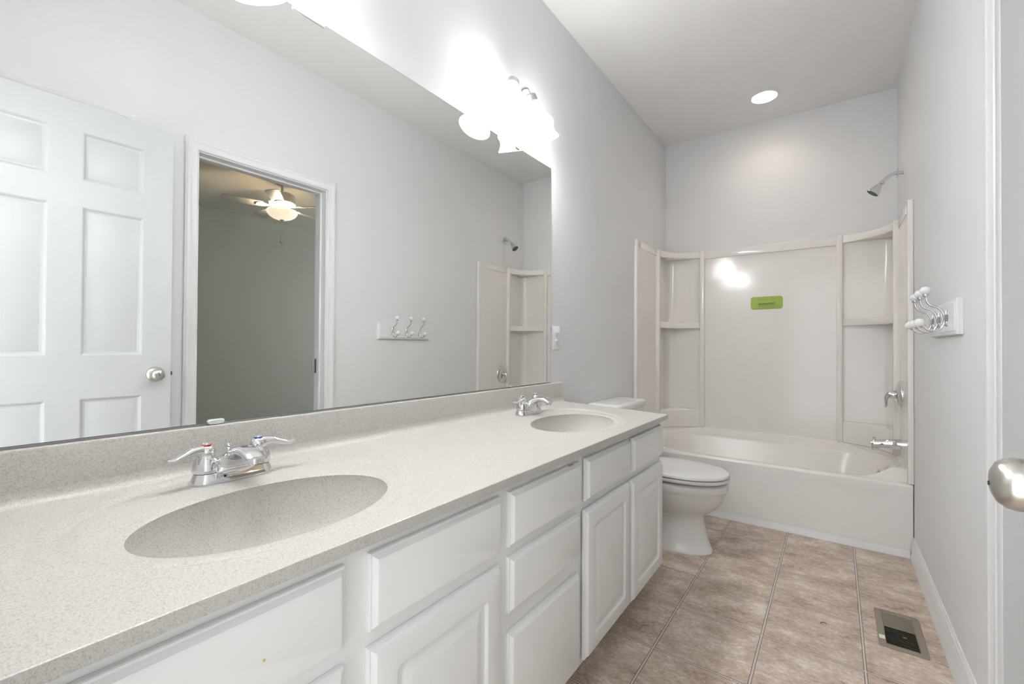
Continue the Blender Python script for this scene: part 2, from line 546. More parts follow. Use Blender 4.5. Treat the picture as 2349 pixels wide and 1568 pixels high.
# baseboards
BASE = [(0, 0), (0.017, 0), (0.017, 0.016), (0.0125, 0.026), (0.0125, 0.078), (0.0085, 0.090), (0.0095, 0.098), (0.005, 0.106), (0.003, 0.112), (0, 0.112)]
def base_y(name, x, sgn, y0, y1):
    rings = [[Vector((x + sgn * o, y, z)) for o, z in BASE] for y in (y0, y1)]
    return struct(name, loft(BM(), rings), 'trim', angle=25)
base_y('baseboard_right', W, -1, BED_O[1] + 0.052, 3.008)
base_y('baseboard_left', 0.0, 1, 1.985, 3.008)
# white strip sealing the tub front to the floor
TR = [(0, 0), (0.013, 0), (0.0125, 0.008), (0.009, 0.016), (0.0055, 0.026), (0.0035, 0.036), (0, 0.037)]
rings = [[Vector((x, 3.0185 - o, z)) for o, z in TR] for x in (0.018, W - 0.018)]
struct('trim_7', loft(BM(), rings), 'trim', angle=60)

# ------------------------------------------------------------------ the open six-panel entry door
def six_panel_door():
    X = 1.335             # face turned to the mirror
    T = 0.035
    Y0, Y1, Z0, Z1 = 0.012, 0.713, 0.010, 2.036
    ys = [(Y0 + 0.104, Y0 + 0.301), (Y0 + 0.399, Y0 + 0.596)]
    zs = [(0.235, 0.840), (1.016, 1.618), (1.727, 1.924)]
    bm = BM()
    RG = [(0, 0, 1e-4), (0.003, -0.0015, 1e-4), (0.010, -0.0090, 1e-4), (0.017, -0.0105, 1e-4), (0.020, -0.0095, 1e-4), (0.050, -0.0030, 1e-4)]
    for x, s in ((X, -1), (X + T, 1)):
        gy = sorted({Y0, Y1, *[v for p in ys for v in p]})
        gz = sorted({Z0, Z1, *[v for p in zs for v in p]})
        for a, b in zip(gy, gy[1:]):
            for c, d in zip(gz, gz[1:]):
                if any(abs(a - p[0]) < 1e-6 for p in ys) and any(abs(c - p[0]) < 1e-6 for p in zs):
                    panel_loft(bm, x, a, b, c, d, RG, s, 1, False, True)
                else:
                    bm.faces.new([bm.verts.new(p) for p in ((x, a, c), (x, b, c), (x, b, d), (x, a, d))])
    for a, b in (((Y0, Z0), (Y1, Z0)), ((Y1, Z0), (Y1, Z1)), ((Y1, Z1), (Y0, Z1)), ((Y0, Z1), (Y0, Z0))):
        bm.faces.new([bm.verts.new(p) for p in ((X, a[0], a[1]), (X, b[0], b[1]), (X + T, b[0], b[1]), (X + T, a[0], a[1]))])
    bmesh.ops.remove_doubles(bm, verts=bm.verts, dist=3e-4)
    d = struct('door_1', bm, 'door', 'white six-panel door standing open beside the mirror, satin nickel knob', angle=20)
    ky, kz = Y1 - 0.058, 0.929
    for s, x in ((-1, X), (1, X + T)):
        bm = BM()
        lathe(bm, [(0.0330, 0), (0.0330, 0.004), (0.030, 0.008), (0.020, 0.012), (0.0135, 0.016), (0.0130, 0.022), (0.017, 0.026), (0.0225, 0.031), (0.0258, 0.038), (0.0262, 0.044), (0.0245, 0.051), (0.020, 0.057), (0.012, 0.061), (0.003, 0.0625)], (x, ky, kz), (s, 0, 0), 40)
        k = finish('door_knob', bm, 'nickel', d, label='satin nickel round knob')
        bm = BM()
        lathe(bm, [(0.0022, 0), (0.0022, 0.001)], (x + s * 0.0622, ky, kz - 0.002), (s, 0, 0), 12)
        lathe(bm, [(0.0035, 0), (0.0035, 0.001)], (x + s * 0.0072, ky - 0.024, kz - 0.004), (s, 0, 0), 12)
        finish('keyhole', bm, 'black', k)
    bm = boxbm(X + 0.006, X + T - 0.006, Y1 - 0.001, Y1 + 0.001, kz - 0.028, kz + 0.028)
    box(bm, X + 0.011, X + T - 0.011, Y1, Y1 + 0.010, kz - 0.008, kz + 0.010, 0.002, 1)
    finish('latch', bm, 'slot', d, label='dark metal latch in the door edge')
    for z in (0.2, 1.0, 1.80):
        bm = BM()
        lathe(bm, [(0.0065, 0), (0.0065, 0.09)], (X + T + 0.002, Y0 - 0.005, z), (0, 0, 1), 12)
        finish('hinge', bm, 'brushed', d)
six_panel_door()

# ------------------------------------------------------------------ vanity cabinet
XFR, XDR = 0.521, 0.540                   # face frame, door fronts
def vanity():
    y0, y1, zb, zt = 0.006, 1.958, 0.100, ZF - 0.022
    root = thing('vanity_cabinet', 'long white painted vanity cabinet with drawers and raised-panel doors under the speckled top', 'vanity cabinet', (0.27, (y0 + y1) / 2, 0))
    bm = BM()
    box(bm, 0.003, XFR - 0.019, y0, y0 + 0.016, zb, zt); box(bm, 0.003, XFR - 0.019, y1 - 0.016, y1, zb, zt)
    box(bm, 0.003, XFR - 0.019, y0 + 0.016, y1 - 0.016, zb, zb + 0.016)
    box(bm, 0.003, 0.009, y0 + 0.016, y1 - 0.016, zb + 0.016, zt - 0.16)
    part('carcass', bm, 'cab', root)
    bm = BM()
    rails = [(zb, zb + 0.034), (0.548, 0.612), (0.706, zt)]
    stiles = [(y0, 0.070), (0.392, 0.462), (0.788, 0.846), (1.172, 1.234), (1.568, 1.604), (1.940, y1)]
    for a, b in stiles: box(bm, XFR - 0.019, XFR, a, b, zb, zt)
    for a, b in zip(stiles, stiles[1:]):
        for c, d in rails: box(bm, XFR - 0.019, XFR - 0.0002, a[1], b[0], c, d)
    for c, d in ((0.376, 0.458), (0.552, 0.612)): box(bm, XFR - 0.019, XFR - 0.0004, 0.846, 1.172, c, d)
    part('face_frame', bm, 'cab', root)
    part('toe_kick', boxbm(0.425, 0.440, y0, y1 - 0.002, 0.0, zb), 'cab', root)
    part('back_shadow_board', boxbm(XFR - 0.055, XFR - 0.05, y0 + 0.02, y1 - 0.02, zb + 0.02, zt - 0.17), 'cabdark', root)  # dark board behind the frame, paints shade into the gaps
    ED = [(0.0, 0.0, 1e-4), (0.0, 0.0075, 0.0006), (0.0012, 0.0095, 0.001), (0.0045, 0.0100, 0.001), (0.0085, 0.0150, 0.0015), (0.0105, 0.0180, 0.002), (0.0135, 0.0190, 0.002)]
    PN = [(0.052, 0.0190, 0.012), (0.0545, 0.0165, 0.012), (0.058, 0.0128, 0.014), (0.066, 0.0120, 0.016), (0.069, 0.0128, 0.010), (0.085, 0.0175, 0.003), (0.087, 0.0180, 0.003)]
    def front(name, ya, yb, za, zc, panel, lab=None, ang=0.0, hinge='R'):
        bm = BM()
        panel_loft(bm, XFR + 0.0003, ya, yb, za, zc, ED + (PN if panel else []), 1, 4)
        if ang:
            yh = yb if hinge == 'R' else ya
            bmesh.ops.rotate(bm, cent=(XFR, yh, 0), matrix=Matrix.Rotation(ang, 3, 'Z'), verts=bm.verts)
        return part(name, bm, 'cab', root, lab, angle=24)
    dz0, dz1, tz0, tz1 = 0.117, 0.567, 0.593, 0.722
    front('cabinet_door', 0.058, 0.405, dz0, dz1, True)
    fa = front('drawer_front', 0.058, 0.405, tz0, tz1, False)
    front('cabinet_door', 0.449, 0.799, dz0, dz1, True)
    front('drawer_front', 0.450, 0.800, tz0, tz1, False)
    m1 = front('drawer_front', 0.834, 1.186, tz0, tz1, False)
    front('drawer_front', 0.833, 1.183, 0.439, 0.570, False)
    front('drawer_front', 0.832, 1.182, dz0, 0.394, False)
    front('cabinet_door', 1.214, 1.576, dz0, dz1, True, 'slightly ajar raised-panel door', ang=0.010, hinge='R')
    front('drawer_front', 1.223, 1.581, tz0, tz1, False, ang=0.006)
    front('cabinet_door', 1.588, 1.953, dz0, dz1, True, ang=0.010)
    front('drawer_front', 1.601, 1.958, tz0, tz1, False, ang=0.010)
    # worn paint and a stain
    bm = BM()
    lathe(bm, [(0.0028, 0), (0.002, 0.0006)], (XDR - 0.0002, 0.280, 0.650), (1, 0, 0), 12)
    part('yellow_stain', bm, 'stain', fa, 'small yellow stain')
    bm = BM()
    loft(bm, [[Vector((XFR + 0.0075, y, tz1 + h)), Vector((XFR + 0.0105, y + 0.003, tz1 + h)), Vector((XFR + 0.0105, y + 0.028, tz1 + h)), Vector((XFR + 0.0070, y + 0.034, tz1 + h))] for y, h in ((1.118, -0.002), (1.118, 0.0008))])
    part('paint_chip', bm, 'chip', m1, 'chipped spot of bare wood')
    bm = BM()
    loft(bm, [[Vector((XFR + h, 0.868, zt)), Vector((XFR + h, 0.871, zt - 0.008)), Vector((XFR + h, 0.876, zt - 0.009)), Vector((XFR + h, 0.880, zt))] for h in (-0.001, 0.0006)])
    part('paint_chip', bm, 'chip', root, 'chipped spot of bare wood')
vanity()

# ------------------------------------------------------------------ countertop with two integral basins
SINKS = [(0.326, 0.403), (0.322, 1.533)]
SA, SB = 0.216, 0.139
def deck_z(x): return ZF + (ZB - ZF) * (XC - x) / (XC - 0.03)
def ell_r(x, y, s, a=SA, b=SB): return math.hypot((x - s[0]) / b, (y - s[1]) / a)
def top_z(x, y):
    z = deck_z(x)
    if x < 0.046: z += 0.024 - math.sqrt(max(0.024 ** 2 - min(0.046 - x, 0.024) ** 2, 0))
    for s in SINKS:
        r = ell_r(x, y, s)
        rr = math.hypot((x - s[0] + 0.052) / 0.228, (y - s[1]) / 0.288)
        if rr < 1.25:
            # shallow ring around the bowl: a small rounded step
            z -= 0.0035 / (1 + math.exp((rr - 1.0) * 110)) - 0.0012 * math.exp(-((rr - 1.03) / 0.022) ** 2) + 0.0016 * math.exp(-((rr - 0.965) / 0.022) ** 2)
        if r < 1.10:
            if r >= 1.0: z -= 0.0030 * ((1.10 - r) / 0.10) ** 2
            else: z -= 0.0030 + 0.132 * (1 - r ** 2.6) ** 0.62
    return z

def countertop():
    root = thing('countertop', 'speckled beige one-piece countertop with backsplash and two oval basins', 'countertop', ((XC) / 2, (YC0 + YC1) / 2, ZF - 0.02))
    deck, bowls = BM(), [BM(), BM()]
    XCO = 0.048
    def grid(bm, x0, x1, y0, y1, nx, ny):
        V = [[bm.verts.new((x, y, top_z(x, y))) for y in [y0 + (y1 - y0) * b / ny for b in range(ny + 1)]] for x in [x0 + (x1 - x0) * a / nx for a in range(nx + 1)]]
        for a in range(nx):
            for b in range(ny): bm.faces.new((V[a][b], V[a + 1][b], V[a + 1][b + 1], V[a][b + 1]))
    grid(deck, 0.022, XCO, YC0, YC1, 14, 240)
    HY = 0.318
    cuts = [YC0]
    for s in SINKS: cuts += [max(s[1] - HY, YC0), s[1] + HY]
    cuts.append(YC1)
    for a, b in zip(cuts[0::2], cuts[1::2]):
        if b - a > 1e-4: grid(deck, XCO, XC, a, b, 60, 6)
    for s, bo in zip(SINKS, bowls):
        y0, y1 = max(s[1] - HY, YC0), s[1] + HY
        angs = [2 * PI * k / 220 for k in range(220)] + [math.atan2((cy_ - s[1]) / SA, (cx_ - s[0]) / SB) % (2 * PI) for cx_ in (XCO, XC) for cy_ in (y0, y1)]
        angs = sorted(set(round(a, 6) for a in angs))
        rows, inner = [], []
        for a in angs:
            dx, dy = SB * math.cos(a), SA * math.sin(a)
            t = min([(XC - s[0]) / dx if dx > 1e-9 else 1e9, (XCO - s[0]) / dx if dx < -1e-9 else 1e9, (y1 - s[1]) / dy if dy > 1e-9 else 1e9, (y0 - s[1]) / dy if dy < -1e-9 else 1e9])
            m_ = 76
            rows.append([deck.verts.new((s[0] + dx * r, s[1] + dy * r, top_z(s[0] + dx * max(r, 1.000001), s[1] + dy * max(r, 1.000001)))) for r in [1 + (t - 1) * k / m_ for k in range(m_ + 1)]])
            rr_ = [1.0, 0.998, 0.994, 0.988, 0.98, 0.97, 0.955, 0.935, 0.91, 0.88, 0.84, 0.79, 0.73, 0.66, 0.58, 0.48, 0.37, 0.25, 0.12, 0.02]
            inner.append([bo.verts.new((s[0] + dx * r, s[1] + dy * r, top_z(s[0] + dx * r, s[1] + dy * r) if r < 1 else top_z(s[0] + dx * 1.000001, s[1] + dy * 1.000001))) for r in rr_])
        n = len(angs)
        for k in range(n):
            for V, bmv in ((rows, deck), (inner, bo)):
                A, B = V[k], V[(k + 1) % n]
                for q in range(len(A) - 1): bmv.faces.new((A[q], A[q + 1], B[q + 1], B[q]))
        bo.faces.new([v[-1] for v in inner])
    nx, ny = 60, 240
    xs = [0.022 + (XC - 0.022) * i / nx for i in range(nx + 1)]
    ysl = [YC0 + (YC1 - YC0) * j / ny for j in range(ny + 1)]
    # front lip (small eased edge), ends and underside
    T = 0.020
    edge = [(0.0, 0.0), (0.0022, -0.0008), (0.0030, -0.003), (0.0030, -T), (-0.03, -T)]
    vr = []
    for j, y in enumerate(ysl):
        z = top_z(XC, y)
        vr.append([deck.verts.new((XC + a, y, z + b)) for a, b in edge])
    for a, b in zip(vr, vr[1:]):
        for k in range(len(edge) - 1): deck.faces.new((a[k], a[k + 1], b[k + 1], b[k]))
    for y in (YC0, YC1):
        hi = [deck.verts.new((x, y, top_z(x, y))) for x in xs]
        low = [deck.verts.new((x, y, deck_z(x) - T)) for x in xs]
        for i in range(nx): deck.faces.new((hi[i], hi[i + 1], low[i + 1], low[i]))
    part('deck', deck, 'top', root, angle=50)
    for b, s in zip(bowls, SINKS):
        bo = part('basin', b, 'top', root, angle=60)
        bm = BM()
        zb = top_z(s[0], s[1])
        lathe(bm, [(0.030, 0), (0.030, 0.003), (0.024, 0.005), (0.020, 0.003), (0.019, -0.002)], (s[0] - 0.0, s[1], zb - 0.0005), (0, 0, 1), 28)
        sphere(bm, (s[0], s[1], zb + 0.004), 0.018, 16, (1, 1, 0.25))
        part('drain', bm, 'chrome', bo, 'chrome drain stopper')
    zt = 0.882
    bm = BM()
    prof = [(0.0015, ZB - 0.02), (0.022, ZB - 0.02), (0.022, zt - 0.004), (0.0205, zt - 0.001), (0.018, zt), (0.0015, zt)]
    loft(bm, [[Vector((x, y, z)) for x, z in prof] for y in (YC0, YC1)])
    part('backsplash', bm, 'top', root, angle=30)
countertop()

# ------------------------------------------------------------------ two-handle chrome faucets
def faucet(loc, label):
    root = thing('faucet', label, 'faucet', loc, 'chrome faucets on the vanity')
    L = lambda name, bm, m, par, lab=None, angle=40: finish(name, bm, m, par, angle, lab)
    bm = BM()
    rings = []
    for h, w, l in ((0, 0.028, 0.080), (0.004, 0.0285, 0.0805), (0.010, 0.026, 0.077), (0.017, 0.0235, 0.074), (0.021, 0.0215, 0.072), (0.022, 0.018, 0.068)):
        rings.append([Vector((a, b, h)) for a, b in rrect(-w, w, -l, l, w * 0.96, 8)])
    loft(bm, rings)
    base = L('base', bm, 'chrome', root)
    bm = BM()
    pts = [(0.006, 0, 0.0005), (0.008, 0, 0.020), (0.014, 0, 0.040), (0.031, 0, 0.057), (0.058, 0, 0.0655), (0.086, 0, 0.062), (0.106, 0, 0.053)]
    tube(bm, pts, [0.048, 0.043, 0.034, 0.026, 0.0215, 0.0195, 0.0175], [0.021, 0.017, 0.0135, 0.0115, 0.0105, 0.0095, 0.0085], 24, side=(0, 1, 0), power=2.8)
    sp = L('spout', bm, 'chrome', root)
    bm = BM()
    lathe(bm, [(0.0105, 0), (0.0115, 0.003), (0.0115, 0.012), (0.009, 0.0125), (0.008, 0.010)], (0.098, 0, 0.056), (0.12, 0, -1), 20)
    L('aerator', bm, 'chrome', sp)
    bm = BM()
    tube(bm, [(-0.024, 0, 0.018), (-0.025, 0, 0.060)], 0.0022, None, 10)
    lathe(bm, [(0.003, 0), (0.0065, 0.004), (0.0075, 0.008), (0.006, 0.012), (0.002, 0.014)], (-0.025, 0, 0.058), (0, 0, 1), 16)
    L('lift_rod', bm, 'chrome', root)
    for s, ring in ((-1, 'red'), (1, 'blue')):
        y = s * 0.0508
        bm = BM()
        lathe(bm, [(0.0215, 0.0220), (0.0215, 0.0232), (0.0250, 0.0244), (0.0250, 0.029), (0.0235, 0.039), (0.0200, 0.049), (0.0160, 0.055), (0.0150, 0.057)], (0, y, 0), (0, 0, 1), 28)
        sphere(bm, (0, y, 0.063), 0.0165, 20, (1, 1, 0.95))
        tube(bm, [(0.000, y + s * 0.004, 0.066), (0.004, y + s * 0.024, 0.068), (0.009, y + s * 0.043, 0.063), (0.013, y + s * 0.060, 0.059), (0.015, y + s * 0.073, 0.061)],
             [0.0130, 0.0110, 0.0100, 0.0108, 0.0090], [0.0130, 0.0095, 0.0070, 0.0052, 0.0036], 16, side=(1, -s * 0.2, 0))
        h = L('handle', bm, 'chrome', root)
        bm = BM()
        lathe(bm, [(0.0092, 0), (0.0095, 0.001), (0.0092, 0.002)], (0, y, 0.0770), (0, 0, 1), 24)
        L('index_ring', bm, ring, h, ring + ' index ring')
        bm = BM()
        lathe(bm, [(0.0086, 0.0), (0.0080, 0.0025), (0.005, 0.0045), (0.001, 0.005)], (0, y, 0.0785), (0, 0, 1), 24)
        L('cap', bm, 'chrome', h)
    return root
fz = top_z(0.098, 0.416) - 0.0004
fau = faucet((0.098, 0.416, fz), 'chrome two-lever faucet behind the basin at the open-door end of the vanity')
dup(fau, (0.098, 1.556, fz), 'chrome two-lever faucet behind the basin beside the toilet')

# ------------------------------------------------------------------ wall mirror with clips
def mirror():
    y0, y1, z0, z1 = 0.004, 1.878, 0.8868, 1.949
    root = thing('wall_mirror', 'large frameless wall mirror above the vanity backsplash', 'mirror', (0.0, (y0 + y1) / 2, z0))
    bm = BM()
    bm.faces.new([bm.verts.new(p) for p in ((0.007, y0 + 0.001, z0 + 0.001), (0.007, y1 - 0.001, z0 + 0.001), (0.007, y1 - 0.001, z1 - 0.001), (0.007, y0 + 0.001, z1 - 0.001))])
    part('mirror_glass', bm, 'mirror', root)
    part('backing', boxbm(0.0012, 0.0067, y0, y1, z0, z1), 'mirror_edge', root, 'dark edge of the glass')
    for y in (0.415,):
        bm = BM()
        rings = [[Vector((0.0075 + h, a, b)) for a, b in rrect(y - 0.017 + i, y + 0.017 - i, z0 - 0.003, z0 + 0.008 - i, 0.006, 5)] for i, h in ((0, 0), (0, 0.003), (0.002, 0.005))]
        loft(bm, rings)
        part('clip', bm, 'clear_plastic', root, 'clear plastic clip')
    part('clip', boxbm(0.0072, 0.012, 1.545, 1.568, z0 - 0.003, z0 + 0.007, 0.001, 1), 'brushed', root, 'small metal clip')
    part('clip', boxbm(0.0072, 0.011, 0.580, 0.668, z1 - 0.010, z1 + 0.004, 0.001, 1), 'clear_plastic', root, 'clear plastic clip')
    part('clip', boxbm(0.0072, 0.012, 1.578, 1.602, z1 - 0.010, z1 + 0.003, 0.001, 1), 'slot', root, 'dark metal clip')
mirror()

# ------------------------------------------------------------------ outlet
def outlet():
    root = thing('wall_outlet', 'white double electrical outlet on the wall beside the mirror edge', 'outlet', (0.0, 1.938, 1.106))
    bm = BM()
    panel_loft(bm, 0.0008, 1.9025, 1.9735, 1.046, 1.166, [(0, 0, 0.004), (0, 0.003, 0.004), (0.004, 0.0065, 0.004)], 1, 4)
    pt = part('cover_plate', bm, 'white_plastic', root)
    for z in (1.126, 1.086):
        bm = BM()
        panel_loft(bm, 0.0070, 1.938 - 0.0165, 1.938 + 0.0165, z - 0.0145, z + 0.0145, [(0, 0, 0.012), (0, 0.002, 0.012), (0.001, 0.0027, 0.012)], 1, 6)
        r = part('receptacle', bm, 'white_plastic', root)
        bm = BM()
        box(bm, 0.0095, 0.0102, 1.9305, 1.9325, z - 0.002, z + 0.007); box(bm, 0.0095, 0.0102, 1.9435, 1.9455, z - 0.002, z + 0.006)
        lathe(bm, [(0.0026, 0), (0.0026, 0.0006)], (0.0096, 1.938, z - 0.008), (1, 0, 0), 12)
        part('slots', bm, 'slot', r)
    bm = BM()
    lathe(bm, [(0.003, 0), (0.003, 0.001), (0.001, 0.0018)], (0.0073, 1.938, 1.106), (1, 0, 0), 12)
    part('screw', bm, 'brushed', root)
outlet()

# ------------------------------------------------------------------ two-light vanity fixtures
def vanity_light(loc, label):
    root = thing('vanity_light', label, 'wall light', loc, 'two-shade wall lights above the mirror')
    bm = BM()
    lathe(bm, [(0.062, 0.0), (0.062, 0.006), (0.056, 0.014), (0.040, 0.020), (0.022, 0.024), (0.016, 0.034), (0.010, 0.040), (0.003, 0.043)], (0.001, 0, 0), (1, 0, 0), 36)
    finish('back_plate', bm, 'brushed', root)
    for s in (-1, 1):
        capp = Vector((0.066, s * 0.064, 0.090))
        ax = Vector((0.155, s * 0.418, -1.0)).normalized()
        bm = BM()
        tube(bm, [(0.020, s * 0.006, 0.0), (0.040, s * 0.008, 0.060), (0.052, s * 0.022, 0.104), (0.062, s * 0.046, 0.116), tuple(capp - ax * 0.006)], 0.0058, None, 12)
        arm = finish('arm', bm, 'brushed', root)
        bm = BM()
        lathe(bm, [(0.003, -0.022), (0.0035, -0.012), (0.009, -0.010), (0.021, -0.006), (0.0265, 0.000), (0.0275, 0.018), (0.0275, 0.026), (0.024, 0.028)], capp, ax, 28)
        finish('socket_cup', bm, 'brushed', root)
        prof = [(0.0235, 0.022), (0.030, 0.030), (0.0375, 0.046), (0.0430, 0.066), (0.0475, 0.086), (0.0520, 0.100), (0.0620, 0.110), (0.0680, 0.124), (0.0670, 0.140), (0.0610, 0.151), (0.0585, 0.160), (0.0600, 0.174), (0.0660, 0.190), (0.0730, 0.203)]
        prof = [(r * 0.93 + 0.0015, 0.022 + (z - 0.022) * 0.955) for r, z in prof]
        inner = [(r - 0.003, z) for r, z in reversed(prof)]
        inner[0] = (prof[-1][0] - 0.002, prof[-1][1] + 0.0005)
        bm = BM()
        lathe(bm, prof + inner, capp, ax, 40, closed_ends=False)
        sh = finish('glass_shade', bm, 'shade', root, angle=60)
        bm = BM()
        lathe(bm, [(0.012, 0.026), (0.013, 0.050), (0.022, 0.075), (0.029, 0.098), (0.028, 0.115), (0.020, 0.128), (0.008, 0.134)], capp, ax, 24)
        finish('light_bulb', bm, 'bulb', sh)
    return root
LZ = 2.072
vl = vanity_light((0.0, 0.402, LZ), 'two-shade wall light above the mirror at the open-door end')
dup(vl, (0.0, 1.536, LZ), 'two-shade wall light above the mirror nearest the bathtub')

# ------------------------------------------------------------------ recessed ceiling light
def can_light():
    c = (0.765, 3.366, HC)
    root = thing('recessed_light', 'round recessed ceiling light above the bathtub', 'ceiling light', c)
    bm = BM()
    lathe(bm, [(0.074, -0.001), (0.076, -0.005), (0.090, -0.006), (0.097, -0.002), (0.097, -0.0005)], (0, 0, 0), (0, 0, 1), 48, closed_ends=False)
    finish('trim_ring', bm, 'trim', root)
    bm = BM()
    lathe(bm, [(0.075, -0.004), (0.070, 0.030), (0.066, 0.070), (0.064, 0.094)], (0, 0, 0), (0, 0, 1), 48, closed_ends=False)
    finish('baffle', bm, 'can', root)
    bm = BM()
    lathe(bm, [(0.0475, 0.098), (0.0475, 0.064), (0.045, 0.056), (0.034, 0.050), (0.004, 0.047)], (0, 0, 0), (0, 0, 1), 32)
    finish('light_bulb', bm, 'can_bulb', root)
    return c
cc = can_light()

# ------------------------------------------------------------------ toilet
def toilet():
    cy = 2.475
    root = thing('toilet', 'white toilet with closed lid between the vanity and the bathtub', 'toilet', (0.36, cy, 0))
    def egg(xb, xf, hw, z, n=48, pw=2.2):
        xm = xb + (xf - xb) * 0.44
        out = []
        for i in range(n):
            a = 2 * PI * i / n
            c, s = math.cos(a), math.sin(a)
            e = 2 / pw
            L_ = (xf - xm) if c > 0 else (xm - xb)
            ex = 1.0 if c > 0 else 0.86
            out.append(Vector((xm + L_ * math.copysign(abs(c) ** (e * ex), c), cy + hw * math.copysign(abs(s) ** e, s), z)))
        return out
    bm = BM()
    S = [(0.16, 0.632, 0.118, 0.0), (0.16, 0.632, 0.118, 0.012), (0.165, 0.624, 0.114, 0.022), (0.17, 0.612, 0.110, 0.06), (0.18, 0.598, 0.104, 0.12), (0.18, 0.590, 0.101, 0.165),
         (0.18, 0.596, 0.104, 0.188), (0.17, 0.622, 0.122, 0.208), (0.165, 0.652, 0.142, 0.232), (0.165, 0.676, 0.160, 0.262), (0.165, 0.690, 0.171, 0.296), (0.165, 0.695, 0.176, 0.318), (0.165, 0.698, 0.178, 0.322), (0.16, 0.704, 0.182, 0.330), (0.16, 0.705, 0.183, 0.357), (0.165, 0.696, 0.174, 0.364), (0.22, 0.655, 0.125, 0.365)]
    loft(bm, [egg(*s) for s in S])
    part('bowl', bm, 'china', root, angle=50)
    bm = BM()
    loft(bm, [egg(0.245, 0.706, 0.182, 0.3770), egg(0.242, 0.710, 0.185, 0.3800), egg(0.242, 0.710, 0.185, 0.3920), egg(0.246, 0.706, 0.181, 0.3945)])
    part('seat', bm, 'seat', root, angle=50)
    for y in (cy - 0.10, cy + 0.10):
        part('bumper', boxbm(0.60, 0.63, y - 0.006, y + 0.006, 0.3640, 0.3775), 'seat', root)
    bm = BM()
    loft(bm, [egg(0.240, 0.700, 0.177, 0.3990), egg(0.234, 0.711, 0.186, 0.4010), egg(0.234, 0.711, 0.186, 0.4110), egg(0.238, 0.706, 0.182, 0.4165), egg(0.252, 0.690, 0.168, 0.4195), egg(0.33, 0.58, 0.09, 0.4205)])
    part('lid', bm, 'seat', root, angle=50)
    for y in (cy - 0.075, cy + 0.075):
        bm = BM()
        box(bm, 0.212, 0.250, y - 0.016, y + 0.016, 0.3645, 0.402, 0.006, 3)
        part('hinge', bm, 'seat', root)
    bm = BM()
    hw = 0.212
    rings = []
    for z, i in ((0.372, 0.012), (0.380, 0.004), (0.50, 0.002), (0.704, 0.0)):
        rings.append([Vector((a, b, z)) for a, b in rrect(0.014 + i, 0.200 - i, cy - hw + i * 2, cy + hw - i * 2, 0.035, 6)])
    loft(bm, rings)
    tank = part('tank', bm, 'china', root, angle=50)
    bm = BM()
    rings = []
    for z, i in ((0.7045, 0.004), (0.708, 0.0), (0.732, 0.0), (0.741, 0.004), (0.745, 0.012), (0.7465, 0.03)):
        rings.append([Vector((a, b, z)) for a, b in rrect(0.008 + i, 0.212 - i, cy - hw - 0.008 + i, cy + hw + 0.008 - i, 0.036, 6)])
    loft(bm, rings)
    part('tank_lid', bm, 'china', root, angle=50)
    bm = BM()
    lathe(bm, [(0.013, 0), (0.013, 0.008), (0.008, 0.012)], (0.2005, cy - 0.15, 0.655), (1, 0, 0), 16)
    tube(bm, [(0.211, cy - 0.15, 0.655), (0.216, cy - 0.12, 0.650), (0.216, cy - 0.075, 0.645)], [0.006, 0.006, 0.008], 0.004, 10, side=(0, 0, 1))
    part('flush_lever', bm, 'chrome', tank, 'chrome flush lever')
    for y in (cy - 0.085, cy + 0.085):
        bm = BM()
        sphere(bm, (0.30, y + (0.02 if y > cy else -0.02), 0.012), 0.014, 14, (1, 1, 0.9))
        part('bolt_cap', bm, 'china', root)
toilet()

# ------------------------------------------------------------------ bathtub
TY0, TY1, TX0, TX1 = 3.020, YB - 0.004, 0.004, W - 0.004
def sdf_rr(x, y, x0, x1, y0, y1, r):
    cx, cy_ = (x0 + x1) / 2, (y0 + y1) / 2
    qx = abs(x - cx) - (x1 - x0) / 2 + r
    qy = abs(y - cy_) - (y1 - y0) / 2 + r
    return math.hypot(max(qx, 0), max(qy, 0)) + min(max(qx, qy), 0) - r

def sstep(t):
    t = max(0.0, min(1.0, t))
    return t * t * (3 - 2 * t)

def tub_z(x, y):
    rim = 0.370 + 0.020 * sstep((y - TY0 - 0.10) / 0.4)
    dw = min(x - TX0, TX1 - x, TY1 - y)
    d = -sdf_rr(x, y, 0.085, 1.395, 3.085, 3.648, 0.24)
    z = rim + 0.054 * sstep((-d - 0.012) / 0.05) * sstep((y - TY0 - 0.03) / 0.10)
    if d > -0.008:
        e = d + 0.008
        z -= 0.300 * (1 - math.exp(-((e / 0.075) ** 1.35)))
    df = y - TY0
    if df < 0.014: z -= 0.014 - math.sqrt(max(0.014 ** 2 - (0.014 - df) ** 2, 0))
    return z

